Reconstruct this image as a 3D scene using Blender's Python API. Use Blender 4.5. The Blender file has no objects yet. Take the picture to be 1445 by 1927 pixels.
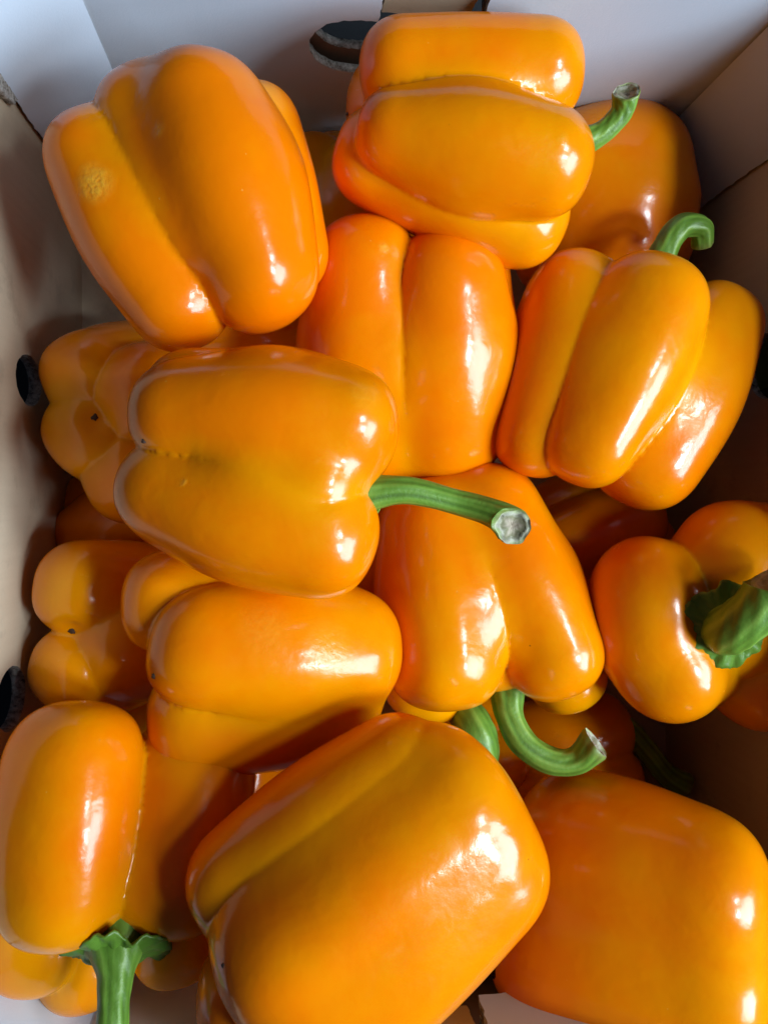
import bpy, bmesh, math, random
import numpy as np
from mathutils import Vector, Matrix

random.seed(7)
R = math.radians
sc = bpy.context.scene
col = sc.collection

# ------------------------------------------------------------------ camera
F = 1418.0                      # focal length in pixels of the 1445 px wide photograph
CAMZ = 0.50
cd = bpy.data.cameras.new('camera')
cd.sensor_fit = 'HORIZONTAL'
cd.sensor_width = 36.0
cd.lens = 36.0 * F / 1445.0
cd.clip_start = 0.01
cd.clip_end = 50
cam = bpy.data.objects.new('camera', cd)
col.objects.link(cam)
cam.location = (0, 0, CAMZ)
cam.rotation_euler = (R(-0.9), R(-6.5), 0)
sc.camera = cam
ROT = np.array(cam.rotation_euler.to_matrix())

# ------------------------------------------------------------------ light
w = bpy.data.worlds.new('World')
sc.world = w
w.use_nodes = True
bg = w.node_tree.nodes['Background']
bg.inputs[0].default_value = (0.55, 0.68, 1.0, 1)
bg.inputs[1].default_value = 0.035
sc.view_settings.view_transform = 'Standard'
sc.view_settings.look = 'None'
sc.view_settings.exposure = -0.05
sc.view_settings.gamma = 1.0


def area(name, loc, target, sx, sy, power, color):
    l = bpy.data.lights.new(name, 'AREA')
    l.shape = 'RECTANGLE'
    l.size = sx
    l.size_y = sy
    l.energy = power
    l.color = color
    o = bpy.data.objects.new(name, l)
    col.objects.link(o)
    o.location = loc
    d = Vector(target) - Vector(loc)
    o.rotation_euler = d.to_track_quat('-Z', 'Y').to_euler()
    return o


TGT = (0.03, 0.0, 0.12)
# broad daylight coming in low over the right wall, and two smaller lamps higher up
area('daylight', (1.30, -0.42, 1.10), TGT, 0.80, 0.62, 37.0, (0.70, 0.86, 1.0))
area('ceiling_lamp', (1.00, -0.36, 1.45), TGT, 0.23, 0.21, 11.5, (0.82, 0.92, 1.0))
area('ceiling_lamp', (1.00, 0.06, 1.45), TGT, 0.20, 0.16, 7.0, (0.82, 0.92, 1.0))

# ------------------------------------------------------------------ helpers


def at(px, py, D):
    """point on the sight line of photograph pixel (px, py) lying D metres below the camera"""
    d = ROT @ np.array([(px - 722.5) / F, -(py - 963.5) / F, -1.0])
    d = d / -d[2]
    return np.array([0, 0, CAMZ]) + d * D


def tag(o, label=None, cat=None, group=None, kind=None):
    for k, v in (('label', label), ('category', cat), ('group', group), ('kind', kind)):
        if v:
            o[k] = v
    return o


def empty(name, loc):
    o = bpy.data.objects.new(name, None)
    o.empty_display_size = 0.02
    col.objects.link(o)
    o.location = loc
    return o


def link_mesh(name, me, mats, parent=None, smooth=True):
    o = bpy.data.objects.new(name, me)
    col.objects.link(o)
    for m in (mats if isinstance(mats, (list, tuple)) else [mats]):
        me.materials.append(m)
    if smooth:
        me.polygons.foreach_set('use_smooth', [True] * len(me.polygons))
    if parent:
        o.parent = parent
    return o


def np_mesh(name, V, Q):
    me = bpy.data.meshes.new(name)
    n, m = len(V), len(Q)
    k = Q.shape[1]
    me.vertices.add(n)
    me.vertices.foreach_set('co', V.astype(np.float32).ravel())
    me.loops.add(m * k)
    me.loops.foreach_set('vertex_index', Q.astype(np.int32).ravel())
    me.polygons.add(m)
    me.polygons.foreach_set('loop_start', np.arange(0, m * k, k, dtype=np.int32))
    me.polygons.foreach_set('loop_total', np.full(m, k, dtype=np.int32))
    me.update(calc_edges=True)
    return me


# ------------------------------------------------------------------ materials
def new_mat(name):
    m = bpy.data.materials.new(name)
    m.use_nodes = True
    nt = m.node_tree
    b = nt.nodes['Principled BSDF']
    return m, nt, b


def N(nt, t, **kw):
    n = nt.nodes.new(t)
    for k, v in kw.items():
        if k in n.inputs:
            n.inputs[k].default_value = v
        else:
            setattr(n, k, v)
    return n


def noise(nt, scale, detail=3, rough=0.5, vec=None, dist=0.0):
    n = N(nt, 'ShaderNodeTexNoise')
    n.inputs['Scale'].default_value = scale
    n.inputs['Detail'].default_value = detail
    n.inputs['Roughness'].default_value = rough
    n.inputs['Distortion'].default_value = dist
    if vec:
        nt.links.new(vec, n.inputs['Vector'])
    return n


def ramp(nt, fac, stops):
    r = N(nt, 'ShaderNodeValToRGB')
    e = r.color_ramp.elements
    while len(e) < len(stops):
        e.new(0.5)
    for i, (p, c) in enumerate(stops):
        e[i].position = p
        e[i].color = (*c, 1) if len(c) == 3 else c
    nt.links.new(fac, r.inputs[0])
    return r


def mix(nt, fac, a, b, blend='MIX'):
    m = N(nt, 'ShaderNodeMix', data_type='RGBA', blend_type=blend)
    for s, v in ((0, fac), (6, a), (7, b)):
        if isinstance(v, (int, float)):
            m.inputs[s].default_value = v
        elif isinstance(v, tuple):
            m.inputs[s].default_value = (*v, 1)
        else:
            nt.links.new(v, m.inputs[s])
    return m.outputs[2]


def math_(nt, op, a, b=None, c=None, clamp=False):
    m = N(nt, 'ShaderNodeMath', operation=op)
    m.use_clamp = clamp
    for i, v in enumerate((a, b, c)):
        if v is None:
            continue
        if isinstance(v, (int, float)):
            m.inputs[i].default_value = v
        else:
            nt.links.new(v, m.inputs[i])
    return m.outputs[0]


def skin_mat():
    m, nt, b = new_mat('pepper_skin')
    L = nt.links
    tc = N(nt, 'ShaderNodeTexCoord').outputs['Object']
    at_ = N(nt, 'ShaderNodeAttribute', attribute_name='tone')
    sep = N(nt, 'ShaderNodeSeparateColor')
    L.new(at_.outputs['Color'], sep.inputs[0])
    groove, along, scar = sep.outputs[0], sep.outputs[1], sep.outputs[2]
    oi = N(nt, 'ShaderNodeObjectInfo')
    ncol = N(nt, 'ShaderNodeAttribute', attribute_name='hue_shift', attribute_type='OBJECT')
    n1 = noise(nt, 22, 3, 0.5, tc)
    n2 = noise(nt, 110, 4, 0.6, tc)
    n3 = noise(nt, 420, 3, 0.6, tc)
    f = math_(nt, 'MULTIPLY_ADD', n1.outputs[0], 0.90, -0.26)
    f = math_(nt, 'MULTIPLY_ADD', n2.outputs[0], 0.12, f)
    f = math_(nt, 'MULTIPLY_ADD', groove, 0.22, f)
    f = math_(nt, 'MULTIPLY_ADD', along, -0.18, f)
    f = math_(nt, 'ADD', f, ncol.outputs['Fac'])
    r = ramp(nt, f, [(0.0, (0.84, 0.190, 0.0)), (0.32, (0.84, 0.278, 0.0)),
                     (0.62, (0.84, 0.345, 0.0)), (1.0, (0.84, 0.44, 0.0))])
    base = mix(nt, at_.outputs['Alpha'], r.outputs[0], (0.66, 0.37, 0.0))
    vor = N(nt, 'ShaderNodeTexVoronoi', feature='F1')
    vor.inputs['Scale'].default_value = 75
    L.new(tc, vor.inputs['Vector'])
    dots = math_(nt, 'LESS_THAN', vor.outputs['Distance'], 0.030)
    gate = math_(nt, 'GREATER_THAN', n1.outputs[0], 0.52)
    dots = math_(nt, 'MULTIPLY', dots, gate)
    c = mix(nt, math_(nt, 'MULTIPLY', dots, 0.25), base, (0.86, 0.52, 0.10))
    sc_n = math_(nt, 'MULTIPLY', scar, math_(nt, 'MULTIPLY_ADD', n3.outputs[0], 1.6, -0.2, clamp=True))
    c = mix(nt, sc_n, c, (0.84, 0.46, 0.035))
    # few dark specks
    vor2 = N(nt, 'ShaderNodeTexVoronoi', feature='F1')
    vor2.inputs['Scale'].default_value = 30
    L.new(tc, vor2.inputs['Vector'])
    sp = math_(nt, 'LESS_THAN', vor2.outputs['Distance'], 0.011)
    c = mix(nt, math_(nt, 'MULTIPLY', sp, 0.8), c, (0.10, 0.03, 0.01))
    L.new(c, b.inputs['Base Color'])
    b.inputs['Subsurface Weight'].default_value = 0.16
    b.inputs['Subsurface Radius'].default_value = (1.0, 0.42, 0.03)
    b.inputs['Subsurface Scale'].default_value = 0.010
    ro = math_(nt, 'MULTIPLY_ADD', n2.outputs[0], 0.14, 0.11)
    n4 = noise(nt, 38, 5, 0.65, tc, 0.8)
    dull = ramp(nt, n4.outputs[0], [(0.56, (0, 0, 0)), (0.70, (1, 1, 1))])
    ro = math_(nt, 'MULTIPLY_ADD', dull.outputs[0], 0.09, ro)
    ro = math_(nt, 'MULTIPLY_ADD', scar, 0.25, ro)
    L.new(ro, b.inputs['Roughness'])
    b.inputs['Specular IOR Level'].default_value = 0.34
    b.inputs['Coat Weight'].default_value = 0.14
    b.inputs['Coat Roughness'].default_value = 0.09
    b.inputs['Coat IOR'].default_value = 1.45
    # relief: undulating skin, then fine pores
    bp1 = N(nt, 'ShaderNodeBump')
    bp1.inputs['Strength'].default_value = 0.20
    bp1.inputs['Distance'].default_value = 0.0016
    nb = noise(nt, 75, 2, 0.5, tc, 0.4)
    L.new(nb.outputs[0], bp1.inputs['Height'])
    bp2 = N(nt, 'ShaderNodeBump')
    bp2.inputs['Strength'].default_value = 0.13
    bp2.inputs['Distance'].default_value = 0.0004
    L.new(math_(nt, 'MULTIPLY_ADD', dots, 1.5, n3.outputs[0]), bp2.inputs['Height'])
    L.new(bp1.outputs[0], bp2.inputs['Normal'])
    bp3 = N(nt, 'ShaderNodeBump')
    bp3.inputs['Strength'].default_value = 0.5
    bp3.inputs['Distance'].default_value = 0.0008
    L.new(sc_n, bp3.inputs['Height'])
    L.new(bp2.outputs[0], bp3.inputs['Normal'])
    L.new(bp3.outputs[0], b.inputs['Normal'])
    L.new(bp3.outputs[0], b.inputs['Coat Normal'])
    return m


def stem_mat():
    m, nt, b = new_mat('stem_green')
    L = nt.links
    tc = N(nt, 'ShaderNodeTexCoord').outputs['Object']
    at_ = N(nt, 'ShaderNodeAttribute', attribute_name='tone')
    sep = N(nt, 'ShaderNodeSeparateColor')
    L.new(at_.outputs['Color'], sep.inputs[0])
    n1 = noise(nt, 60, 4, 0.55, tc)
    n2 = noise(nt, 600, 3, 0.6, tc)
    f = math_(nt, 'MULTIPLY_ADD', sep.outputs[0], 0.55, math_(nt, 'MULTIPLY_ADD', n1.outputs[0], 0.9, -0.25))
    r = ramp(nt, f, [(0.0, (0.060, 0.135, 0.012)), (0.45, (0.125, 0.265, 0.028)), (0.8, (0.21, 0.38, 0.055)), (1.0, (0.34, 0.48, 0.12))])
    c = mix(nt, math_(nt, 'MULTIPLY', sep.outputs[1], 0.7), r.outputs[0], (0.24, 0.21, 0.07))
    L.new(c, b.inputs['Base Color'])
    b.inputs['Roughness'].default_value = 0.42
    b.inputs['Subsurface Weight'].default_value = 0.1
    b.inputs['Subsurface Radius'].default_value = (0.4, 1.0, 0.2)
    b.inputs['Subsurface Scale'].default_value = 0.003
    bp = N(nt, 'ShaderNodeBump')
    bp.inputs['Strength'].default_value = 0.5
    bp.inputs['Distance'].default_value = 0.0004
    L.new(n2.outputs[0], bp.inputs['Height'])
    L.new(bp.outputs[0], b.inputs['Normal'])
    return m


def cut_mat():
    m, nt, b = new_mat('cut_stem_face')
    L = nt.links
    tc = N(nt, 'ShaderNodeTexCoord').outputs['Object']
    at_ = N(nt, 'ShaderNodeAttribute', attribute_name='tone')
    sep = N(nt, 'ShaderNodeSeparateColor')
    L.new(at_.outputs['Color'], sep.inputs[0])
    n1 = noise(nt, 450, 5, 0.7, tc)
    f = math_(nt, 'MULTIPLY_ADD', n1.outputs[0], 0.5, math_(nt, 'MULTIPLY', sep.outputs[0], 0.75))
    r = ramp(nt, f, [(0.1, (0.34, 0.26, 0.18)), (0.45, (0.46, 0.39, 0.29)), (0.70, (0.26, 0.25, 0.14)), (0.88, (0.50, 0.49, 0.38)), (1.0, (0.36, 0.42, 0.20))])
    L.new(r.outputs[0], b.inputs['Base Color'])
    b.inputs['Roughness'].default_value = 0.85
    bp = N(nt, 'ShaderNodeBump')
    bp.inputs['Strength'].default_value = 0.5
    bp.inputs['Distance'].default_value = 0.0005
    L.new(n1.outputs[0], bp.inputs['Height'])
    L.new(bp.outputs[0], b.inputs['Normal'])
    return m


def plain(name, c, rough=0.7):
    m, nt, b = new_mat(name)
    b.inputs['Base Color'].default_value = (*c, 1)
    b.inputs['Roughness'].default_value = rough
    n = noise(nt, 300, 4, 0.6, N(nt, 'ShaderNodeTexCoord').outputs['Object'])
    bp = N(nt, 'ShaderNodeBump')
    bp.inputs['Strength'].default_value = 0.4
    bp.inputs['Distance'].default_value = 0.0006
    nt.links.new(n.outputs[0], bp.inputs['Height'])
    nt.links.new(bp.outputs[0], b.inputs['Normal'])
    return m


def board_mat(name, dark, light, rough=0.75, flute_axis=None, fibre=0.25, stain=0.0, flute=0.25):
    """paper faced board: blotches, fibres, faint flute lines telegraphing through the liner"""
    m, nt, b = new_mat(name)
    L = nt.links
    tc = N(nt, 'ShaderNodeTexCoord').outputs['Object']
    n1 = noise(nt, 9, 5, 0.6, tc)
    n2 = noise(nt, 900, 3, 0.7, tc)
    mp = N(nt, 'ShaderNodeMapping')
    mp.inputs['Scale'].default_value = (260, 260, 14)
    L.new(tc, mp.inputs['Vector'])
    n3 = noise(nt, 1.0, 4, 0.6, mp.outputs[0])
    f = math_(nt, 'MULTIPLY_ADD', n2.outputs[0], fibre, math_(nt, 'MULTIPLY_ADD', n1.outputs[0], 0.75, -0.15))
    f = math_(nt, 'MULTIPLY_ADD', n3.outputs[0], fibre, f)
    r = ramp(nt, f, [(0.15, dark), (0.85, light)])
    c = r.outputs[0]
    if stain:
        ns = noise(nt, 26, 6, 0.7, tc)
        rs = ramp(nt, ns.outputs[0], [(0.58, (0, 0, 0)), (0.66, (1, 1, 1))])
        c = mix(nt, math_(nt, 'MULTIPLY', rs.outputs[0], stain), c, tuple(x * 0.55 for x in dark))
    L.new(c, b.inputs['Base Color'])
    b.inputs['Roughness'].default_value = rough
    b.inputs['Specular IOR Level'].default_value = 0.3
    wv = N(nt, 'ShaderNodeTexWave', wave_type='BANDS', bands_direction=flute_axis or 'X')
    wv.inputs['Scale'].default_value = 50
    wv.inputs['Distortion'].default_value = 0.6
    L.new(tc, wv.inputs['Vector'])
    h = math_(nt, 'MULTIPLY_ADD', wv.outputs['Fac'], flute, math_(nt, 'MULTIPLY', n2.outputs[0], 0.5))
    bp = N(nt, 'ShaderNodeBump')
    bp.inputs['Strength'].default_value = 0.25
    bp.inputs['Distance'].default_value = 0.0006
    L.new(h, bp.inputs['Height'])
    L.new(bp.outputs[0], b.inputs['Normal'])
    return m


def edge_mat():
    m, nt, b = new_mat('torn_board_edge')
    L = nt.links
    tc = N(nt, 'ShaderNodeTexCoord').outputs['Object']
    n1 = noise(nt, 350, 5, 0.75, tc)
    n0 = noise(nt, 1100, 4, 0.75, tc)
    r = ramp(nt, n1.outputs[0], [(0.34, (0.10, 0.08, 0.06)), (0.46, (0.40, 0.36, 0.31)), (0.62, (0.70, 0.67, 0.62))])
    L.new(r.outputs[0], b.inputs['Base Color'])
    b.inputs['Roughness'].default_value = 0.9
    bp = N(nt, 'ShaderNodeBump')
    bp.inputs['Strength'].default_value = 1.0
    bp.inputs['Distance'].default_value = 0.0015
    L.new(n0.outputs[0], bp.inputs['Height'])
    L.new(bp.outputs[0], b.inputs['Normal'])
    return m


SKIN, STEM, CUT = skin_mat(), stem_mat(), cut_mat()
CALYX = STEM
SCAR = plain('blossom_scar', (0.05, 0.022, 0.01))
WHITE = board_mat('white_liner', (0.58, 0.67, 0.79), (0.68, 0.77, 0.89), 0.6, 'X', 0.10, 0.0, 0.02)
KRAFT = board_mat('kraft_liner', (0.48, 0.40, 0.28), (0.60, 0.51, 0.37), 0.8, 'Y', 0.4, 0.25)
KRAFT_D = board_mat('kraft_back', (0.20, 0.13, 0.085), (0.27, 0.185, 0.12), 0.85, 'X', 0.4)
EDGE = edge_mat()
CRATE = plain('black_plastic', (0.012, 0.014, 0.016), 0.45)
OLIVE = plain('yellow_green_paper', (0.30, 0.33, 0.03), 0.7)
DARKFLOOR = plain('dark_tabletop', (0.022, 0.026, 0.032), 0.6)

# ------------------------------------------------------------------ the box
XL, XR, YB, YF, ZT = -0.135, 0.253, 0.220, -0.236, 0.205
CXB = 0.061
TH = 0.0045


def jag(pts, amp, seed, closed=True, sub=6):
    """subdivide a 2-D outline and roughen it as torn board"""
    rnd = random.Random(seed)
    out = []
    n = len(pts)
    for i in range(n if closed else n - 1):
        a, b = pts[i], pts[(i + 1) % n]
        L = math.hypot(b[0] - a[0], b[1] - a[1])
        k = max(1, int(L / 0.0022)) if sub else 1
        for j in range(k):
            t = j / k
            am = amp if j else amp * 0.3
            out.append((a[0] + (b[0] - a[0]) * t + rnd.uniform(-am, am), a[1] + (b[1] - a[1]) * t + rnd.uniform(-am, am)))
    return out


def panel(name, outer, holes, thick, M, mats, parent, face_front=0):
    """flat board with holes: 2-D outline (u, v) extruded; M maps (u, v, w) to the world; w=+ is the inside"""
    cu = bpy.data.curves.new('tmp', 'CURVE')
    cu.dimensions = '2D'
    cu.fill_mode = 'BOTH'
    cu.extrude = thick / 2
    for lp in [outer] + holes:
        s = cu.splines.new('POLY')
        s.points.add(len(lp) - 1)
        for p, q in zip(s.points, lp):
            p.co = (q[0], q[1], 0, 1)
        s.use_cyclic_u = True
    co = bpy.data.objects.new('tmp', cu)
    col.objects.link(co)
    dg = bpy.context.evaluated_depsgraph_get()
    dg.update()
    me = bpy.data.meshes.new_from_object(co.evaluated_get(dg))
    bpy.data.objects.remove(co)
    bpy.data.curves.remove(cu)
    me.name = name
    bm = bmesh.new()
    bm.from_mesh(me)
    bmesh.ops.remove_doubles(bm, verts=bm.verts, dist=1e-6)
    bmesh.ops.recalc_face_normals(bm, faces=bm.faces)
    for f in bm.faces:
        f.material_index = 0 if f.normal.z > 0.5 else (1 if f.normal.z < -0.5 else 2)
    bmesh.ops.transform(bm, matrix=M, verts=bm.verts)
    if M.determinant() < 0:
        bmesh.ops.reverse_faces(bm, faces=bm.faces)
    me.materials.clear()
    bm.to_mesh(me)
    bm.free()
    o = link_mesh(name, me, mats, parent, smooth=False)
    return o


def mat_from(o, u, v, w_):
    return Matrix(((u[0], v[0], w_[0], o[0]), (u[1], v[1], w_[1], o[1]), (u[2], v[2], w_[2], o[2]), (0, 0, 0, 1)))


def slot(cx, cz, hw, hh, notch=True, seed=1, amp=0.0005, nh=0.024, ntop=0.030):
    pts = []
    r = hh
    for k in range(13):
        a = math.pi / 2 + math.pi * k / 12
        pts.append((cx - hw + r + r * math.cos(a), cz + r * math.sin(a)))
    for k in range(13):
        a = -math.pi / 2 + math.pi * k / 12
        pts.append((cx + hw - r + r * math.cos(a), cz + r * math.sin(a)))
    if notch:
        pts += [(cx + nh, cz + hh), (cx + nh - 0.001, cz + hh + ntop), (cx - nh + 0.001, cz + hh + ntop), (cx - nh, cz + hh)]
    return jag(pts, amp, seed)


def oval(cx, cz, a, b, seed=1, amp=0.0003):
    return [(cx + (a + random.Random(seed * 97 + k).uniform(-amp, amp)) * math.cos(2 * math.pi * k / 44),
             cz + (b + random.Random(seed * 57 + k).uniform(-amp, amp)) * math.sin(2 * math.pi * k / 44)) for k in range(44)]


box = empty('cardboard_box', (CXB, (YB + YF) / 2, 0))
tag(box, 'open cardboard produce box with white lined ends and brown vented sides, full of orange peppers', 'box')
BL = Vector(box.location)


def M_rel(o, u, v, w_):
    return mat_from((o[0] - BL.x, o[1] - BL.y, o[2] - BL.z), u, v, w_)


HH, HZ = 0.021, 0.131
for (yw, s, nm) in ((YB, -1, 'back'), (YF, 1, 'front')):
    rect = [(XL - 0.004, 0.0), (XR + 0.004, 0.0), (XR + 0.004, ZT), (XL - 0.004, ZT)]
    Mx = M_rel((0, yw - s * TH / 2, 0), (1, 0, 0), (0, 0, 1), (0, s, 0))
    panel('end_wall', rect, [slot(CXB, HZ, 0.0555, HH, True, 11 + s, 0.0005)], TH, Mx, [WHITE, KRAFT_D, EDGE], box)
    Mx = M_rel((0, yw - s * (TH * 1.5 + 0.005), 0), (1, 0, 0), (0, 0, 1), (0, s, 0))
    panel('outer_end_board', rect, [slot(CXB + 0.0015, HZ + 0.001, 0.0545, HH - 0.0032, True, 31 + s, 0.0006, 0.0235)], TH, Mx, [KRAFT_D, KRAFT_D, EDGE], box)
    # the hand flap hanging from the top of the notch, pushed a little outwards
    fl = [(-0.0205, 0.0), (0.0205, 0.0), (0.0215, 0.034), (-0.0215, 0.034)]
    tilt = R(8)
    Mf = M_rel((CXB - 0.0015, yw - s * 0.0085, HZ + HH - 0.0035), (1, 0, 0), (0, s * math.sin(tilt), math.cos(tilt)), (0, s * math.cos(tilt), -math.sin(tilt)))
    panel('hand_flap', jag(fl, 0.0004, 5), [], 0.003, Mf, [KRAFT, KRAFT_D, EDGE], box)

# side walls with oval vents
vents_l = [oval(0.0605, 0.100, 0.0128, 0.0185, 3), oval(-0.0940, 0.127, 0.0150, 0.0185, 4)]
vents_r = [oval(0.073, 0.117, 0.0180, 0.0180, 5), oval(-0.096, 0.115, 0.0165, 0.0175, 6)]
rect = [(YF - 0.010, 0), (YB + 0.010, 0), (YB + 0.010, ZT), (YF - 0.010, ZT)]
panel('side_wall', rect, vents_l, 0.0065, M_rel((XL - 0.00325, 0, 0), (0, 1, 0), (0, 0, 1), (1, 0, 0)), [KRAFT, KRAFT_D, EDGE], box)
panel('side_wall', rect, vents_r, TH, M_rel((XR + TH / 2, 0, 0), (0, 1, 0), (0, 0, 1), (-1, 0, 0)), [KRAFT, KRAFT_D, EDGE], box)

# diagonal white corner tabs
for (p, q, sd) in (((-0.0933, YB - 0.001), (XL + 0.002, 0.190), 1), ((0.2160, YB - 0.001), (XR - 0.002, 0.1838), 2),
                   ((-0.0933, YF + 0.001), (XL + 0.002, -0.2025), 3), ((0.2160, YF + 0.001), (XR - 0.002, -0.200), 4)):
    a, b = Vector((*p, 0)), Vector((*q, 0))
    u = (b - a).normalized()
    wv = Vector((0, 0, 1)).cross(u)
    c0 = Vector((CXB, 0, 0)) - a
    if wv.dot(c0) < 0:
        wv = -wv
    Ln = (b - a).length
    rct = [(0, 0.0015), (Ln, 0.0015), (Ln, ZT - 0.002), (0, ZT - 0.002)]
    pts = [(0, 0.0015), (Ln, 0.0015)] + [(Ln + random.uniform(-.0005, .0005), 0.002 + (ZT - 0.006) * k / 60) for k in range(1, 60)] + [(Ln, ZT - 0.002), (0, ZT - 0.002)]
    panel('corner_tab', pts, [], 0.0042, M_rel(a - wv * 0.0021, u, (0, 0, 1), wv), [WHITE, KRAFT_D, EDGE], box)

# torn corrugated end left along the top of the back left corner tab
tp = [(0, 0.123), (0.0045, 0.128), (0.0065, 0.140), (0.0060, 0.160), (0.0070, 0.180), (0.0060, 0.200), (0, 0.200)]
panel('torn_tab_end', jag(tp, 0.0005, 9), [], 0.0035, M_rel((XL + 0.0022, 0.1895, 0), (0, -1, 0), (0, 0, 1), (1, 0, 0)), [EDGE, KRAFT_D, EDGE], box)

# bottom of the box
panel('bottom_panel', [(XL, YF), (XR, YF), (XR, YB), (XL, YB)], [], 0.004, M_rel((0, 0, 0.003), (1, 0, 0), (0, 1, 0), (0, 0, 1)), [KRAFT, KRAFT_D, EDGE], box)

# invented black crate, added to shade the ground outside the right vent
crate = empty('added_crate', (XR + 0.19, 0, 0))
tag(crate, 'black crate invented for the dark view through the right vent, shading the ground there', 'crate')
for nm, o_, u_, v_, w_, Lx in (('crate_side', (-0.170, -0.20, 0), (0, 1, 0), (0, 0, 1), (-1, 0, 0), 0.40), ('crate_side', (0.170, -0.20, 0), (0, 1, 0), (0, 0, 1), (1, 0, 0), 0.40),
                              ('crate_end', (-0.168, -0.20, 0), (1, 0, 0), (0, 0, 1), (0, 1, 0), 0.336), ('crate_end', (-0.168, 0.20, 0), (1, 0, 0), (0, 0, 1), (0, -1, 0), 0.336)):
    holes = [[(Lx * (k + 0.5) / 5 - 0.022, 0.03), (Lx * (k + 0.5) / 5 + 0.022, 0.03), (Lx * (k + 0.5) / 5 + 0.022, 0.06), (Lx * (k + 0.5) / 5 - 0.022, 0.06)] for k in range(5)]
    panel(nm, [(0, 0), (Lx, 0), (Lx, 0.19), (0, 0.19)], holes, 0.004, mat_from(o_, u_, v_, w_), [CRATE, CRATE, CRATE], crate)
panel('crate_floor', [(-0.167, -0.197), (0.167, -0.197), (0.167, 0.197), (-0.167, 0.197)], [], 0.004, mat_from((0, 0, 0.004), (1, 0, 0), (0, 1, 0), (0, 0, 1)), [CRATE, CRATE, CRATE], crate)
panel('crate_label', [(0.265, 0.075), (0.300, 0.075), (0.300, 0.135), (0.265, 0.135)], [], 0.0005, mat_from((-0.1725, -0.20, 0), (0, 1, 0), (0, 0, 1), (-1, 0, 0)), [OLIVE, OLIVE, OLIVE], crate)

# the next produce box, seen as brown board through the front hand hole
nb = empty('cardboard_box', (0.06, -0.43, 0))
tag(nb, 'plain brown cardboard box standing against the front end, seen through its hand hole', 'box')
for nm, o_, u_, v_, w_, Lx in (('side_wall', (-0.19, -0.165 + 0.005, 0), (0, 1, 0), (0, 0, 1), (1, 0, 0), 0.32), ('side_wall', (0.19, -0.165 + 0.005, 0), (0, 1, 0), (0, 0, 1), (-1, 0, 0), 0.32),
                              ('end_wall', (-0.1925, -0.163, 0), (1, 0, 0), (0, 0, 1), (0, 1, 0), 0.385), ('end_wall', (-0.1925, 0.163, 0), (1, 0, 0), (0, 0, 1), (0, -1, 0), 0.385)):
    panel(nm, [(0, 0), (Lx, 0), (Lx, 0.20), (0, 0.20)], [], 0.004, mat_from(o_, u_, v_, w_), [KRAFT, KRAFT_D, EDGE], nb)
panel('bottom_panel', [(-0.187, -0.16), (0.187, -0.16), (0.187, 0.16), (-0.187, 0.16)], [], 0.003, mat_from((0, 0, 0.003), (1, 0, 0), (0, 1, 0), (0, 0, 1)), [KRAFT, KRAFT_D, EDGE], nb)

# surface the box stands on
me = bpy.data.meshes.new('tabletop')
bm = bmesh.new()
for z, s_ in ((-0.001, 1.5), (-0.04, 1.5)):
    pass
bmesh.ops.create_cube(bm, size=1.0)
bmesh.ops.scale(bm, vec=(3.0, 3.0, 0.04), verts=bm.verts)
bmesh.ops.translate(bm, vec=(0, 0, -0.022), verts=bm.verts)
bm.to_mesh(me)
bm.free()
tag(link_mesh('ground', me, DARKFLOOR, None, False), kind='structure')

# ------------------------------------------------------------------ pepper bodies


def smin(a, b, k):
    h = np.maximum(k - np.abs(a - b), 0.0) / k
    return np.minimum(a, b) - h * h * h * k * (1 / 6.0)


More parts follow.
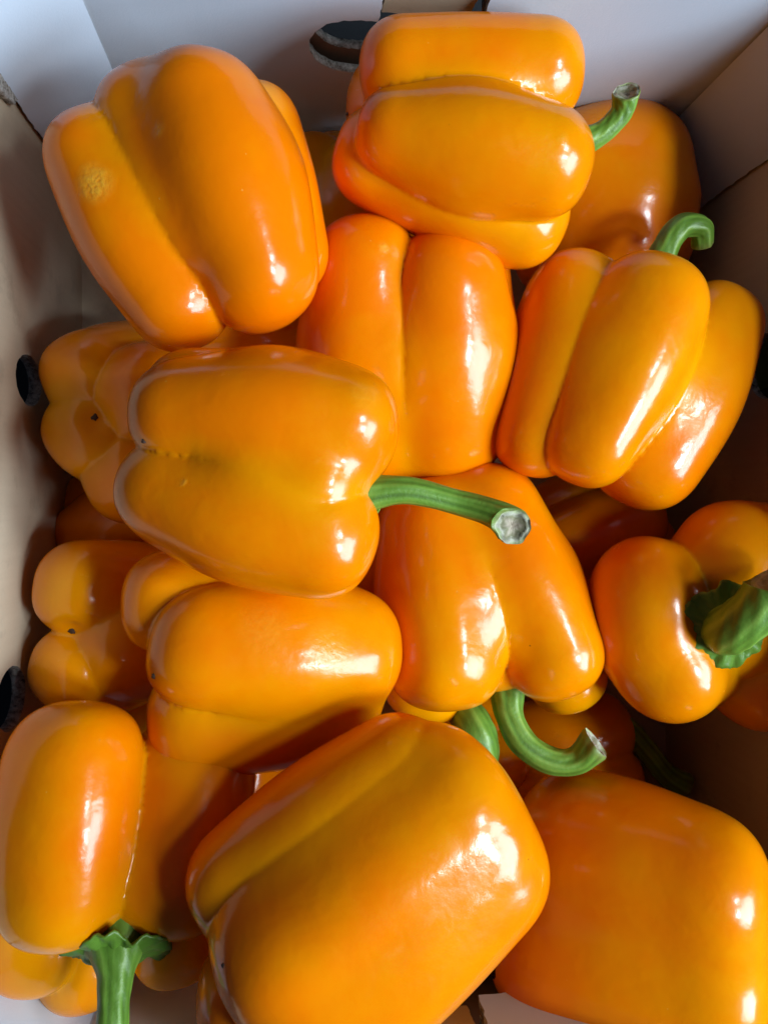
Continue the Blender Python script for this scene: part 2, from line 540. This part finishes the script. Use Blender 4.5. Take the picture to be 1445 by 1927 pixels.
class Pepper:
    def __init__(s, name_label, D, lobes, k=(14, 10), K=60, dent=1.0, seed=0, cell=0.0016, hue=0.0, marks=(), core=0.78, dimples=(), kmid=55, crease=(9, 5, 9), tint=(), p=2.3, pe=2.4, pucker=()):
        s.p, s.pe = p, pe
        s.kmid, s.crease, s.tint = kmid, crease, tint
        k = (k[0] + 16, k[1] + 16)
        s.label, s.D, s.k, s.K, s.seed, s.cell, s.hue, s.marks, s.dent = name_label, D, k, K, seed, cell, hue, marks, dent
        s.lobes = []
        sc_ = D / F
        for L in lobes:
            x0, y0, z0, r0, x1, y1, z1, r1 = L[:8]
            bul = L[8] if len(L) > 8 else 8
            grp = L[9] if len(L) > 9 else None
            D0, D1 = D - z0 * sc_, D - z1 * sc_
            s.lobes.append((at(x0, y0, D0), r0 * D0 / F, at(x1, y1, D1), r1 * D1 / F, bul * sc_, grp if grp is not None else 100 + len(s.lobes)))
        s.sc = sc_
        P0 = np.mean([l[0] for l in s.lobes], 0)
        P1 = np.mean([l[2] for l in s.lobes], 0)
        r0 = np.mean([l[1] for l in s.lobes])
        r1 = np.mean([l[3] for l in s.lobes])
        s.P0, s.P1 = P0, P1
        ax = P1 - P0
        s.mid = 0.5 * (P0 + P1)
        s.core = (P0 + ax * 0.06, r0 * core, P1 - ax * 0.10, r1 * core * 0.92, 0.0)
        s.dimples = [(at(d[0], d[1], D - d[2] * sc_), d[3] * sc_, d[4] * sc_) for d in dimples]
        s.pucker = list(pucker)
        rng = np.random.RandomState(seed + 5)
        s.w = [(rng.randn(3) * f, rng.rand() * 6.28, a) for f, a in ((24, .00080), (32, .00060), (44, .00030), (58, .00024), (85, .00013), (120, .00008), (160, .00005))]
        axn = (s.P1 - s.P0) / np.linalg.norm(s.P1 - s.P0)
        s.w = [(v - axn * (v @ axn) * 0.75, ph, a_) for v, ph, a_ in s.w]

    def cap(s, P, l):
        """distance to one lobe: a bent capsule with slightly squared section and ends"""
        a, ra, b, rb, bul = l[:5]
        d = (b - a).astype(np.float32)
        L2 = float(d @ d)
        Ln = math.sqrt(L2)
        dn = d / Ln
        q = P - a.astype(np.float32)
        al = q @ dn
        te = np.clip(al / Ln, -0.35, 1.35)
        x = (te + 0.35) / 1.7
        ts = x * x * (3 - 2 * x)
        r = ra + (rb - ra) * ts + bul * (0.5 + 0.5 * np.cos(2 * np.pi * (te - 0.5) / 1.7)) * 1.1
        over = np.maximum(np.maximum(-al, al - Ln), 0)
        u = 0.5 * (a + b) - s.mid
        u = u - dn * (u @ dn)
        un = np.linalg.norm(u)
        perp = q - al[..., None] * dn
        if un > 1e-5:
            u = (u / un).astype(np.float32)
            v = np.cross(dn, u).astype(np.float32)
            pu, pv = np.abs(perp @ u), np.abs(perp @ v)
            p = s.p
            rho = (pu ** p + pv ** p + 1e-12) ** (1 / p)
        else:
            rho = np.sqrt((perp * perp).sum(-1))
        e = s.pe
        return (rho ** e + over ** e + 1e-12) ** (1 / e) - r

    def f(s, P, full=False):
        P = P.astype(np.float32)
        ax = (s.P1 - s.P0)
        t = np.clip(((P - s.P0.astype(np.float32)) @ ax.astype(np.float32)) / (ax @ ax), -0.3, 1.3)
        groups = {}
        for l in s.lobes:
            d = s.cap(P, [x.astype(np.float32) if isinstance(x, np.ndarray) else x for x in l])
            g = l[5]
            groups[g] = d if g not in groups else smin(groups[g], d, s.K * s.sc)
        ds = list(groups.values())
        k0, k1 = s.k
        tc_ = np.clip(t, 0, 1)
        kk = (k0 + (k1 - k0) * tc_ + s.kmid * (0.5 + 0.5 * np.cos(2 * np.pi * (np.clip(t, -0.3, 1.3) - 0.5) / 1.7))) * s.sc
        kk = np.maximum(kk, 5 * s.sc)
        out = ds[0]
        m1, m2 = ds[0], np.full_like(ds[0], 9.0)
        for d in ds[1:]:
            out = smin(out, d, kk)
            m2 = np.minimum(m2, np.maximum(m1, d))
            m1 = np.minimum(m1, d)
        c0, cm, c1 = s.crease
        q_ = 2 * tc_ - 1
        q2 = q_ * q_
        cp = cm + np.where(q_ < 0, (c0 - cm), (c1 - cm)) * q2
        out = out + cp * s.sc * np.exp(-(m2 - m1) / (13 * s.sc))
        out = smin(out, s.cap(P, [x.astype(np.float32) if isinstance(x, np.ndarray) else x for x in s.core]), 20 * s.sc)
        for v, ph, a in s.w:
            out = out + s.dent * a * np.sin(P @ v.astype(np.float32) + ph)
        for c, r, dep in s.dimples:
            q = ((P - c.astype(np.float32)) ** 2).sum(-1) / (r * r)
            out = out + dep * np.exp(-q)
        if full:
            st = np.sort(np.stack(ds, 0), 0)
            gr = np.clip(1 - (st[1] - st[0]) / 0.010, 0, 1) if len(ds) > 1 else np.zeros_like(out)
            return out, gr, np.clip(t, 0, 1)
        return out

    def mesh(s):
        if s.pucker:
            pk = [(s.surface_at(x, y), r_ * s.sc, dd * s.sc) for x, y, r_, dd in s.pucker]
            s.dimples = s.dimples + pk
        lo = np.min([np.minimum(l[0] - l[1] - l[4], l[2] - l[3] - l[4]) for l in s.lobes], 0) - 0.004
        hi = np.max([np.maximum(l[0] + l[1] + l[4], l[2] + l[3] + l[4]) for l in s.lobes], 0) + 0.004
        h = s.cell
        # coarse pass, then only refine near the surface
        n = np.ceil((hi - lo) / h).astype(int) + 2
        B = 4
        nc = (n + B - 1) // B + 1
        gc = np.stack(np.meshgrid(*[lo[i] + (np.arange(nc[i]) + 0.0) * h * B for i in range(3)], indexing='ij'), -1)
        Fc = s.f(gc)
        near = np.abs(Fc) < h * B * 1.9
        n = (nc - 1) * B
        Fv = np.repeat(np.repeat(np.repeat(Fc[:-1, :-1, :-1], B, 0), B, 1), B, 2).astype(np.float32)
        # blocks whose any corner is near
        nb = np.zeros(nc - 1, bool)
        for dx in (0, 1):
            for dy in (0, 1):
                for dz in (0, 1):
                    nb |= near[dx:nc[0] - 1 + dx, dy:nc[1] - 1 + dy, dz:nc[2] - 1 + dz]
        mk = np.repeat(np.repeat(np.repeat(nb, B, 0), B, 1), B, 2)
        I = np.argwhere(mk)
        Fv[mk] = s.f(lo + I * h)
        n = Fv.shape
        ins = Fv < 0
        cnt = np.zeros((n[0] - 1, n[1] - 1, n[2] - 1), np.int8)
        for dx in (0, 1):
            for dy in (0, 1):
                for dz in (0, 1):
                    cnt += ins[dx:n[0] - 1 + dx, dy:n[1] - 1 + dy, dz:n[2] - 1 + dz]
        act = (cnt > 0) & (cnt < 8)
        C = np.argwhere(act)
        idx = -np.ones(act.shape, np.int64)
        idx[act] = np.arange(len(C))
        acc = np.zeros((len(C), 3))
        num = np.zeros(len(C))
        cor = [(dx, dy, dz) for dx in (0, 1) for dy in (0, 1) for dz in (0, 1)]
        for a in cor:
            for ax_ in range(3):
                if a[ax_] == 0:
                    b = list(a)
                    b[ax_] = 1
                    fa = Fv[C[:, 0] + a[0], C[:, 1] + a[1], C[:, 2] + a[2]]
                    fb = Fv[C[:, 0] + b[0], C[:, 1] + b[1], C[:, 2] + b[2]]
                    m = (fa < 0) != (fb < 0)
                    t = np.where(m, fa / np.where(m, fa - fb, 1), 0)
                    p = np.array(a, float)[None] + 0
                    p = np.repeat(p, len(C), 0)
                    p[:, ax_] += t
                    acc += p * m[:, None]
                    num += m
        V = lo + (C + acc / np.maximum(num, 1)[:, None]) * h
        quads = []
        for ax_ in range(3):
            o1, o2 = (ax_ + 1) % 3, (ax_ + 2) % 3
            sl_a = [slice(1, -1)] * 3
            sl_b = [slice(1, -1)] * 3
            sl_b[ax_] = slice(2, None)
            A, Bv = ins[tuple(sl_a)], ins[tuple(sl_b)]
            for flip in (False, True):
                E = np.argwhere(A & ~Bv if not flip else ~A & Bv) + 1
                if not len(E):
                    continue
                e1 = np.zeros(3, int)
                e1[o1] = 1
                e2 = np.zeros(3, int)
                e2[o2] = 1
                q = [E - e1 - e2, E - e2, E, E - e1]
                q = [idx[x[:, 0], x[:, 1], x[:, 2]] for x in q]
                q = np.stack(q if not flip else q[::-1], 1)
                quads.append(q)
        Q = np.concatenate(quads)
        Q = Q[(Q >= 0).all(1)]
        # pull the vertices onto the exact surface
        e = 0.0004
        for _ in range(3):
            f0 = s.f(V)
            g = np.stack([(s.f(V + np.eye(3)[i] * e) - s.f(V - np.eye(3)[i] * e)) / (2 * e) for i in range(3)], -1)
            gl = np.maximum((g * g).sum(-1), 0.15)
            stp = (f0 / gl)[:, None] * g
            V = V - np.clip(stp, -h * 0.8, h * 0.8) * 0.9
        _, gr, t = s.f(V, True)
        sca = np.zeros(len(V))
        for mkk in s.marks:
            c = np.array(s.surface_at(mkk[0], mkk[1], V))
            q = np.sqrt(((V - c) ** 2).sum(-1)) / (mkk[2] * s.sc)
            sca = np.maximum(sca, np.clip(1.35 - q, 0, 1) * mkk[3])
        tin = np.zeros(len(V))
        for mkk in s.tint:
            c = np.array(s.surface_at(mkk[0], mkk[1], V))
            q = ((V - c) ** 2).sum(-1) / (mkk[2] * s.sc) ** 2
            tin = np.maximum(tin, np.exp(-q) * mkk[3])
        return V, Q, gr, t, sca, tin

    def surface_at(s, px, py, V=None):
        """highest surface point on the sight line of a pixel"""
        Ds = np.linspace(s.D - 0.11, s.D + 0.08, 400)
        P = np.array([at(px, py, d) for d in Ds])
        v = s.f(P)
        i = np.argmax(v < 0)
        return P[i]

    def build(s):
        V, Q, gr, t, sca, tin = s.mesh()
        c = V.mean(0)
        base = np.array([c[0], c[1], V[:, 2].min()])
        s.base = base
        s.root = empty('bell_pepper', base)
        tag(s.root, s.label, 'pepper', 'orange bell peppers heaped in the box')
        me = np_mesh('flesh', V - base, Q)
        ca = me.attributes.new('tone', 'FLOAT_COLOR', 'POINT')
        d = np.stack([gr, t, sca, tin], 1).astype(np.float32)
        ca.data.foreach_set('color', d.ravel())
        o = link_mesh('flesh', me, SKIN, s.root)
        o['hue_shift'] = s.hue
        s.center = c
        s.flesh = o
        return s

    def pt(s, x, y, z):
        D0 = s.D - z * s.sc
        return at(x, y, D0)


def catmull(P, n):
    P = np.array(P, float)
    Pp = np.vstack([2 * P[0] - P[1], P, 2 * P[-1] - P[-2]])
    out = []
    m = len(P) - 1
    for i in range(n + 1):
        u = i / n * m
        j = min(int(u), m - 1)
        t = u - j
        a, b, c, d = Pp[j], Pp[j + 1], Pp[j + 2], Pp[j + 3]
        out.append(0.5 * ((2 * b) + (-a + c) * t + (2 * a - 5 * b + 4 * c - d) * t * t + (-a + 3 * b - 3 * c + d) * t ** 3))
    return np.array(out)


def make_stem(pep, pts, seed=0, cut_dir=None, ridges=6, cut=True, twist=0.5, rid=1.0):
    """pts: (x, y, z, r) in photograph pixels about the pepper; ridged tube with a flared foot and a cut end"""
    X = []
    for x, y, z, r in pts:
        D0 = pep.D - z * pep.sc
        X.append([*at(x, y, D0), r * D0 / F])
    S = catmull(X, 44)
    C, Rr = S[:, :3], S[:, 3]
    T = np.gradient(C, axis=0)
    T /= np.linalg.norm(T, axis=1)[:, None]
    if cut_dir is not None:
        cdv = np.array(cut_dir, float)
        cdv /= np.linalg.norm(cdv)
        for i in range(36, 45):
            a = ((i - 35) / 9) ** 1.5
            v = T[i] * (1 - a) + cdv * a
            T[i] = v / np.linalg.norm(v)
    rng = random.Random(seed)
    nseg = 48
    up = np.array([0.3, 0.2, 1.0])
    u = np.cross(T[0], up)
    u /= np.linalg.norm(u)
    V, A = [], []
    ph = rng.uniform(0, 6)
    frames = []
    for i in range(len(C)):
        u = u - T[i] * (u @ T[i])
        u /= np.linalg.norm(u)
        v = np.cross(T[i], u)
        frames.append((u.copy(), v.copy()))
        for j in range(nseg):
            a = 2 * math.pi * j / nseg
            w_ = math.cos(ridges * a + ph + twist * i / 10)
            w2 = math.cos(3 * a + ph * 2 + i * 0.06)
            w3 = math.cos(13 * a + i * 0.11 + ph * 3)
            r = Rr[i] * (1 + rid * (0.026 * w_ + 0.035 * w2 + 0.008 * w3))
            if i == len(C) - 1:
                r *= 0.93
            r *= 1 + 0.02 * math.sin(i * 0.7 + j)
            V.append(C[i] + (u * math.cos(a) + v * math.sin(a)) * r)
            A.append((0.5 + 0.5 * w_ * 0.6 + 0.3 * w3, max(0, (i - 40) / 4.0) * 0.8, 0, 1))
    Q = []
    for i in range(len(C) - 1):
        for j in range(nseg):
            j2 = (j + 1) % nseg
            Q.append((i * nseg + j, i * nseg + j2, (i + 1) * nseg + j2, (i + 1) * nseg + j))
    V = np.array(V)
    me = np_mesh('stem', V - pep.base, np.array(Q))
    ca = me.attributes.new('tone', 'FLOAT_COLOR', 'POINT')
    ca.data.foreach_set('color', np.array(A, np.float32).ravel())
    so = link_mesh('stem', me, STEM, pep.root)
    if cut:
        # rough, slightly hollow cut face
        u, v = frames[-1]
        n = T[-1]
        ring = V[-nseg:]
        c = ring.mean(0)
        W, A, Q = [], [], []
        NR = 10
        for k in range(NR + 1):
            f = 1 - k / NR
            dep = -0.05 if f > 0.9 else (-0.02 - 0.30 * (1 - f) ** 0.5)
            if 0.72 < f < 0.88:
                dep += 0.10
            for j in range(nseg):
                q = ring[j] * f + c * (1 - f)
                jit = (0.05 * math.sin(q[0] * 900 + seed) + 0.05 * math.sin(q[1] * 1300 + 2 * seed) + rng.uniform(-0.03, 0.03)) if 0 < k < NR else 0
                p = c + (ring[j] - c) * (f * 1.0 if k else 1.0) + n * Rr[-1] * (dep + jit if k else 0)
                W.append(p)
                A.append((min(1, max(0, f + 0.10 * math.sin(j * 0.35 + seed) + 0.05 * math.sin(j * 1.1 + seed * 2))), 0, 0, 1))
        for k in range(NR):
            for j in range(nseg):
                j2 = (j + 1) % nseg
                Q.append((k * nseg + j, k * nseg + j2, (k + 1) * nseg + j2, (k + 1) * nseg + j))
        me = np_mesh('cut_face', np.array(W) - pep.base, np.array(Q))
        ca = me.attributes.new('tone', 'FLOAT_COLOR', 'POINT')
        ca.data.foreach_set('color', np.array(A, np.float32).ravel())
        cf = link_mesh('cut_face', me, CUT, so)
    return so


def make_calyx(pep, c_px, normal, rad, seed=0, dish=0.25, npts=6, ruff=0.10, up_hint=(0, 1, 0)):
    """ruffled green collar where the stem leaves the fruit"""
    rng = random.Random(seed)
    D0 = pep.D - c_px[2] * pep.sc
    c = at(c_px[0], c_px[1], D0)
    r0 = rad * D0 / F
    n = np.array(normal, float)
    n /= np.linalg.norm(n)
    u = np.cross(np.array(up_hint, float), n)
    u /= np.linalg.norm(u)
    v = np.cross(n, u)
    NS, NR = 96, 12
    V, A = [], []
    phs = [rng.uniform(0, 6.28) for _ in range(6)]
    jj = [rng.uniform(-1, 1) for _ in range(NS)]
    for k in range(NR + 1):
        f = 0.18 + 0.82 * k / NR
        for j in range(NS):
            a = 2 * math.pi * j / NS
            edge = 1 + 0.13 * abs(math.cos(npts / 2 * a + phs[0])) - 0.06 + 0.05 * math.cos(5 * a + phs[1]) + 0.03 * math.cos(11 * a + phs[2]) + 0.02 * jj[j]
            r = r0 * f * (1 + (edge - 1) * f ** 3)
            hgt = r0 * (0.30 * (1 - f) ** 2 + dish * (f ** 2) * 0.0 - dish * f ** 2
                        + ruff * f ** 2 * (math.sin(7 * a + phs[3] + f * 3) + 0.7 * math.sin(13 * a + phs[4] - f * 4) + 0.5 * math.sin(23 * a + f * 9 + phs[5])))
            V.append(c + (u * math.cos(a) + v * math.sin(a)) * r + n * hgt)
            A.append((0.15 + 0.35 * f * (0.5 + 0.5 * math.sin(18 * a + phs[2])), 0, 0, 1))
    Q = [(k * NS + j, k * NS + (j + 1) % NS, (k + 1) * NS + (j + 1) % NS, (k + 1) * NS + j) for k in range(NR) for j in range(NS)]
    me = np_mesh('calyx', np.array(V) - pep.base, np.array(Q))
    ca = me.attributes.new('tone', 'FLOAT_COLOR', 'POINT')
    ca.data.foreach_set('color', np.array(A, np.float32).ravel())
    o = link_mesh('calyx', me, CALYX, pep.root)
    md = o.modifiers.new('thickness', 'SOLIDIFY')
    md.thickness = 0.0011
    md.offset = 0
    return o


def make_scar(pep, px, py, size=6):
    """dry point at the blossom end"""
    p = pep.surface_at(px, py)
    bm = bmesh.new()
    bmesh.ops.create_icosphere(bm, subdivisions=2, radius=size * pep.sc)
    rn = random.Random(int(px))
    for v in bm.verts:
        v.co *= rn.uniform(0.6, 1.25)
        v.co.z *= 0.5
        v.co += Vector(p - pep.base)
    me = bpy.data.meshes.new('blossom_scar')
    bm.to_mesh(me)
    bm.free()
    return link_mesh('blossom_scar', me, SCAR, pep.root)


# ------------------------------------------------------------------ peppers seen in the photograph
# lobe = x, y, z, radius at the stem end, then at the blossom end (photo pixels about the fruit), bulge, group

pA = Pepper('large deep orange pepper by the white wall, pale scuff on its left lobe', 0.330, [
    (195, 310, -5, 90, 335, 565, 5, 84, 22),
    (378, 232, 35, 118, 489, 515, 40, 97, 30, 1),
    (285, 222, 20, 86, 400, 440, 30, 90, 10, 1),
    (470, 260, -60, 92, 525, 470, -70, 86, 6),
    (300, 320, -120, 105, 420, 500, -110, 95, 15)], k=(22, 12), K=40, seed=1, hue=-0.20, crease=(7, 4, 7),
    marks=[(178, 345, 28, 1.0), (300, 243, 12, .4), (172, 330, 22, .6)]).build()
make_stem(pA, [(255, 250, -30, 26), (215, 215, -30, 24), (198, 200, -30, 22)], 1)

pB = Pepper('orange pepper lying sideways over the hand hole, cut stem raised at the right', 0.335, [
    (1000, 140, 10, 98, 762, 132, 10, 92, 4),
    (1012, 305, 60, 104, 738, 250, 50, 74, 22),
    (975, 405, -50, 96, 712, 300, -35, 90, 12),
    (940, 230, -110, 105, 745, 205, -100, 98, 10)], k=(16, 14), seed=2, hue=0.0,
    marks=[(1060, 262, 9, .5)]).build()
make_stem(pB, [(1085, 268, 20, 30), (1130, 250, 35, 22), (1168, 212, 55, 22), (1180, 170, 78, 27)], 2, cut_dir=(-0.35, 0.55, 0.9))
make_scar(pB, 655, 214, 5)

pD = Pepper('orange pepper standing between the two top peppers, grooved blossom tip at the top', 0.372, [
    (696, 800, -70, 108, 690, 508, 30, 94, 28),
    (834, 788, -45, 114, 834, 545, 50, 108, 18),
    (870, 640, -45, 92, 868, 508, -20, 88, 6),
    (790, 760, -150, 105, 760, 580, -80, 105, 10)], k=(60, 4), crease=(0, 6, 11), seed=3, hue=-0.12,
    marks=[(772, 428, 12, .9), (722, 466, 9, .7)]).build()

pE = Pepper('four lobed orange pepper by the right wall, dark green stem hooked over its top', 0.362, [
    (1085, 572, -15, 101, 1015, 815, -5, 86, 16),
    (1212, 592, 50, 116, 1105, 832, 55, 88, 14),
    (1345, 610, -20, 80, 1215, 862, -15, 98, 26),
    (1230, 620, -110, 105, 1130, 800, -110, 95, 10)], k=(12, 16), seed=4, hue=0.04).build()
make_stem(pE, [(1232, 520, -10, 34), (1250, 470, 0, 26), (1280, 428, 10, 24), (1318, 428, 10, 22), (1322, 462, -10, 20)], 4)

pC = Pepper('broad orange pepper on top of the heap at left, long green stem pointing right', 0.305, [
    (648, 800, 45, 100, 350, 780, 10, 97, 26, 1),
    (605, 1012, 35, 100, 330, 918, -8, 94, 28, 2),
    (585, 905, 42, 90, 520, 900, 25, 84, 0, 1),
    (650, 800, -45, 98, 372, 768, -55, 104, 16),
    (600, 920, -120, 105, 390, 860, -110, 100, 10)], k=(70, 8), K=70, kmid=40, crease=(6, 0, 9), seed=5, hue=-0.08,
    dimples=[(722, 930, 20, 30, 16)], marks=[(690, 745, 26, .3), (345, 908, 6, .8), (600, 870, 4, .6)]).build()
make_stem(pC, [(684, 934, 42, 46), (704, 927, 52, 33), (770, 924, 60, 26), (860, 946, 60, 24), (930, 968, 82, 28), (966, 992, 104, 37)], 5, cut_dir=(-0.10, -0.22, 1.0))
make_scar(pC, 272, 830, 5)

pJ = Pepper('orange pepper against the brown side wall, its blossom end turned up beside the upper vent', 0.398, [
    (255, 700, -160, 92, 170, 708, -5, 80, 6),
    (330, 760, -150, 95, 276, 742, 15, 86, 6),
    (320, 880, -160, 92, 248, 892, -20, 84, 8),
    (235, 830, -160, 92, 168, 815, -5, 78, 6)], k=(34, 34), kmid=30, crease=(4, 4, 6), pucker=[(178, 786, 24, 12)], seed=6, hue=0.10, tint=[(120, 760, 70, .3)]).build()
make_scar(pJ, 178, 786, 7)

pF = Pepper('orange pepper lying sideways under the broad one, faint scuffs along its upper lobe', 0.350, [
    (638, 1220, -15, 114, 392, 1218, 50, 118, 12),
    (610, 1312, -60, 103, 385, 1345, 5, 108, 14),
    (545, 1120, -60, 96, 332, 1134, -5, 104, 4),
    (590, 1240, -150, 105, 400, 1230, -90, 95, 10)], k=(50, 12), crease=(0, 2, 10), seed=7, hue=0.02,
    marks=[(500, 1180, 40, .25), (620, 1215, 40, .3), (640, 1245, 30, .25)]).build()
make_scar(pF, 290, 1272, 5)

pK = Pepper('small orange pepper at the side wall, pinched between two bulbs above the lower vent', 0.388, [
    (270, 1130, -80, 100, 166, 1112, 5, 86, 6),
    (230, 1240, -80, 92, 146, 1260, 5, 80, 6),
    (330, 1200, -90, 100, 232, 1212, -5, 92, 6)], k=(18, 18), kmid=20, crease=(6, 4, 6), pucker=[(137, 1186, 22, 12)], seed=8, hue=0.13, tint=[(130, 1120, 80, .35)]).build()
make_scar(pK, 136, 1186, 7)

pH = Pepper('upright orange pepper in the lower left corner, thick green stem and collar at its foot', 0.330, [
    (122, 1668, 50, 104, 145, 1440, 0, 112, 14),
    (328, 1662, 5, 96, 352, 1480, -78, 120, 6),
    (78, 1768, -55, 86, 95, 1600, -80, 82, 4),
    (165, 1790, -120, 95, 180, 1600, -130, 90, 4),
    (328, 1762, -85, 84, 330, 1600, -100, 82, 4)], k=(12, 16), seed=9, hue=0.05, tint=[(60, 1810, 90, .2)],
    dimples=[(222, 1800, 0, 55, 14)]).build()
make_calyx(pH, (220, 1790, 58), (-0.02, -0.74, 0.62), 94, 3, 0.06, 6, 0.07)
make_stem(pH, [(222, 1772, 52, 70), (221, 1792, 70, 52), (218, 1832, 92, 34), (213, 1892, 118, 28), (208, 1985, 150, 30)], 9)

pI = Pepper('largest pepper at the lower middle, glossy orange with long white highlights', 0.300, [
    (745, 1450, -45, 98, 462, 1655, -15, 100, 20, 5),
    (832, 1488, -2, 112, 560, 1740, 45, 146, 10, 1),
    (868, 1560, 16, 112, 590, 1800, 48, 138, 8, 1),
    (893, 1635, -12, 116, 640, 1850, 25, 146, 10, 1),
    (640, 1860, -90, 110, 485, 1875, -60, 98, 6, 2),
    (760, 1640, -130, 120, 600, 1780, -120, 110, 10, 3)], k=(50, 14), K=70, kmid=40, seed=10, hue=-0.05, dent=2.2, crease=(2, 3, 6), tint=[(400, 1640, 130, .28), (480, 1520, 90, .12)]).build()
make_scar(pI, 421, 1817, 5)

pG = Pepper('orange pepper in the middle right, stem at its foot curling to the right', 0.374, [
    (836, 1232, 35, 112, 818, 1000, -25, 98, 12),
    (1036, 1225, 35, 94, 918, 975, -20, 100, 12),
    (806, 1275, -60, 86, 830, 1100, -60, 90, 4),
    (1062, 1268, -70, 76, 1000, 1100, -80, 90, 4)], k=(8, 60), crease=(10, 4, 0), seed=11, hue=0.03, tint=[(1110, 1320, 60, .3), (790, 1340, 60, .25)],
    dimples=[(958, 1325, 0, 40, 14)]).build()
make_stem(pG, [(955, 1300, -20, 34), (958, 1345, 0, 27), (984, 1398, 20, 27), (1035, 1432, 35, 26), (1085, 1432, 45, 26), (1122, 1398, 55, 34)], 11, cut_dir=(0.62, 0.55, 0.25))

pP = Pepper('orange pepper at the right edge, stem end up with a dark green ruffled collar', 0.362, [
    (1375, 1048, 0, 112, 1390, 1080, -190, 96, 2, 1),
    (1470, 1060, 0, 116, 1450, 1080, -190, 96, 2, 1),
    (1213, 1106, -8, 104, 1280, 1130, -190, 96, 2, 2),
    (1212, 1180, -5, 100, 1290, 1170, -190, 96, 2, 2),
    (1264, 1262, 5, 98, 1320, 1220, -190, 92, 2, 2),
    (1430, 1292, -55, 90, 1420, 1270, -190, 84, 2, 3),
    (1520, 1200, -10, 110, 1490, 1190, -190, 92, 2, 4),
    (1372, 1170, -35, 104, 1380, 1170, -190, 92, 0, 5)], k=(40, 26), kmid=20, K=90, seed=12, hue=0.02, core=0.85, p=2.0, pe=2.2, crease=(5, 3, 3)).build()
make_calyx(pP, (1370, 1180, 120), (-0.10, -0.06, 1.0), 84, 8, 0.16, 6, 0.055)
make_stem(pP, [(1364, 1188, 90, 48), (1370, 1186, 134, 49), (1398, 1168, 164, 48), (1434, 1134, 184, 50), (1464, 1088, 192, 58)], 12, rid=0.35, cut_dir=(-0.45, 0.85, 0.1))

pL = Pepper('smooth shaded orange pepper in the lower right corner, cut off by the photo edge', 0.345, [
    (1300, 1672, 45, 150, 1115, 1622, -75, 160, 6, 1),
    (1300, 1832, 35, 140, 1078, 1780, -90, 152, 6, 1),
    (1300, 1720, -120, 130, 1100, 1700, -150, 120, 4, 3)], k=(30, 90), K=110, crease=(4, 0, 0), seed=13, hue=-0.04, dent=1.3,
    tint=[(1440, 1600, 60, .5)], dimples=[(1440, 1790, 60, 46, 30)]).build()


def generic(label, cx, cy, D, ang, ln, wd, seed, hue=0.0, tilt=0.0):
    rng = random.Random(seed)
    dx, dy = math.cos(R(ang)), -math.sin(R(ang))       # stem direction on the picture
    nx, ny = -dy, dx
    lob = []
    m = rng.choice([3, 4])
    off = rng.uniform(0, 6.28)
    for i in range(m):
        a = off + 2 * math.pi * i / m
        r0 = wd * (0.52 + rng.uniform(-.04, .04))
        r1 = wd * (0.44 + rng.uniform(-.04, .04))
        o0, o1 = wd * 0.46, wd * 0.40
        h = ln - r0
        h1 = ln - r1
        lob.append((cx + dx * h + nx * o0 * math.cos(a), cy + dy * h + ny * o0 * math.cos(a), o0 * math.sin(a) + tilt * h, r0,
                    cx - dx * h1 + nx * o1 * math.cos(a), cy - dy * h1 + ny * o1 * math.cos(a), o1 * math.sin(a) - tilt * h1, r1, 10))
    return Pepper(label, D, lob, k=(18, 18), seed=seed, hue=hue, cell=0.0024).build()


g1 = Pepper('shaded smooth orange pepper low in the back right corner, behind the sideways one', 0.432, [
    (1165, 340, 20, 128, 1170, 430, 0, 128, 6, 1),
    (1085, 360, 0, 120, 1090, 440, -20, 120, 6, 1),
    (1130, 380, -90, 120, 1130, 440, -90, 115, 6, 3)], k=(40, 40), K=120, crease=(1, 1, 1), seed=21, cell=0.0024, hue=-0.05).build()
g2 = generic('dark orange pepper deep between the right wall pepper and the collared one', 1100, 1010, 0.450, 20, 160, 130, 22)
g3 = generic('pepper in deep shadow under the curled stem, its own dim stem trailing right', 1040, 1440, 0.470, 10, 160, 140, 23)
make_stem(g3, [(1130, 1335, 60, 20), (1175, 1365, 70, 22), (1215, 1410, 70, 22), (1250, 1455, 60, 22), (1285, 1478, 50, 28)], 23)
g4 = generic('dark pepper glimpsed below the left wall white corner pepper and the broad one', 470, 620, 0.450, 10, 150, 130, 24)
g5 = generic('pepper hidden in shadow between the broad pepper and the middle right one', 690, 1060, 0.445, 60, 150, 125, 25)
g6 = generic('pepper with its hue darkened as shade, wedged below the two peppers at lower left and the largest one', 470, 1540, 0.468, 80, 150, 125, 26, hue=-0.3)  # hue lowered so this gap reads as shaded
g7 = generic('dark red looking pepper at the back wall between the two top peppers', 655, 410, 0.442, 90, 150, 135, 27)
g8 = generic('pepper under the middle right one with a short curled green stem showing', 840, 1430, 0.440, 30, 140, 125, 28)
make_stem(g8, [(858, 1325, 150, 30), (888, 1362, 205, 36), (904, 1408, 210, 36), (902, 1480, 170, 30)], 28, cut=False)
g9 = generic('dark pepper deep in the gap above the upright corner pepper', 250, 1330, 0.455, 10, 130, 120, 29)
g10 = generic('dark pepper in the slit between the top sideways pepper and the grooved one', 790, 460, 0.455, 0, 130, 120, 30)
g11 = generic('added pepper, hue darkened as shade to fill the gap low by the side wall between the two blossom end up ones', 232, 975, 0.466, 20, 130, 112, 32, hue=-0.35)  # extra pepper added to darken the gap, its shade put into the hue
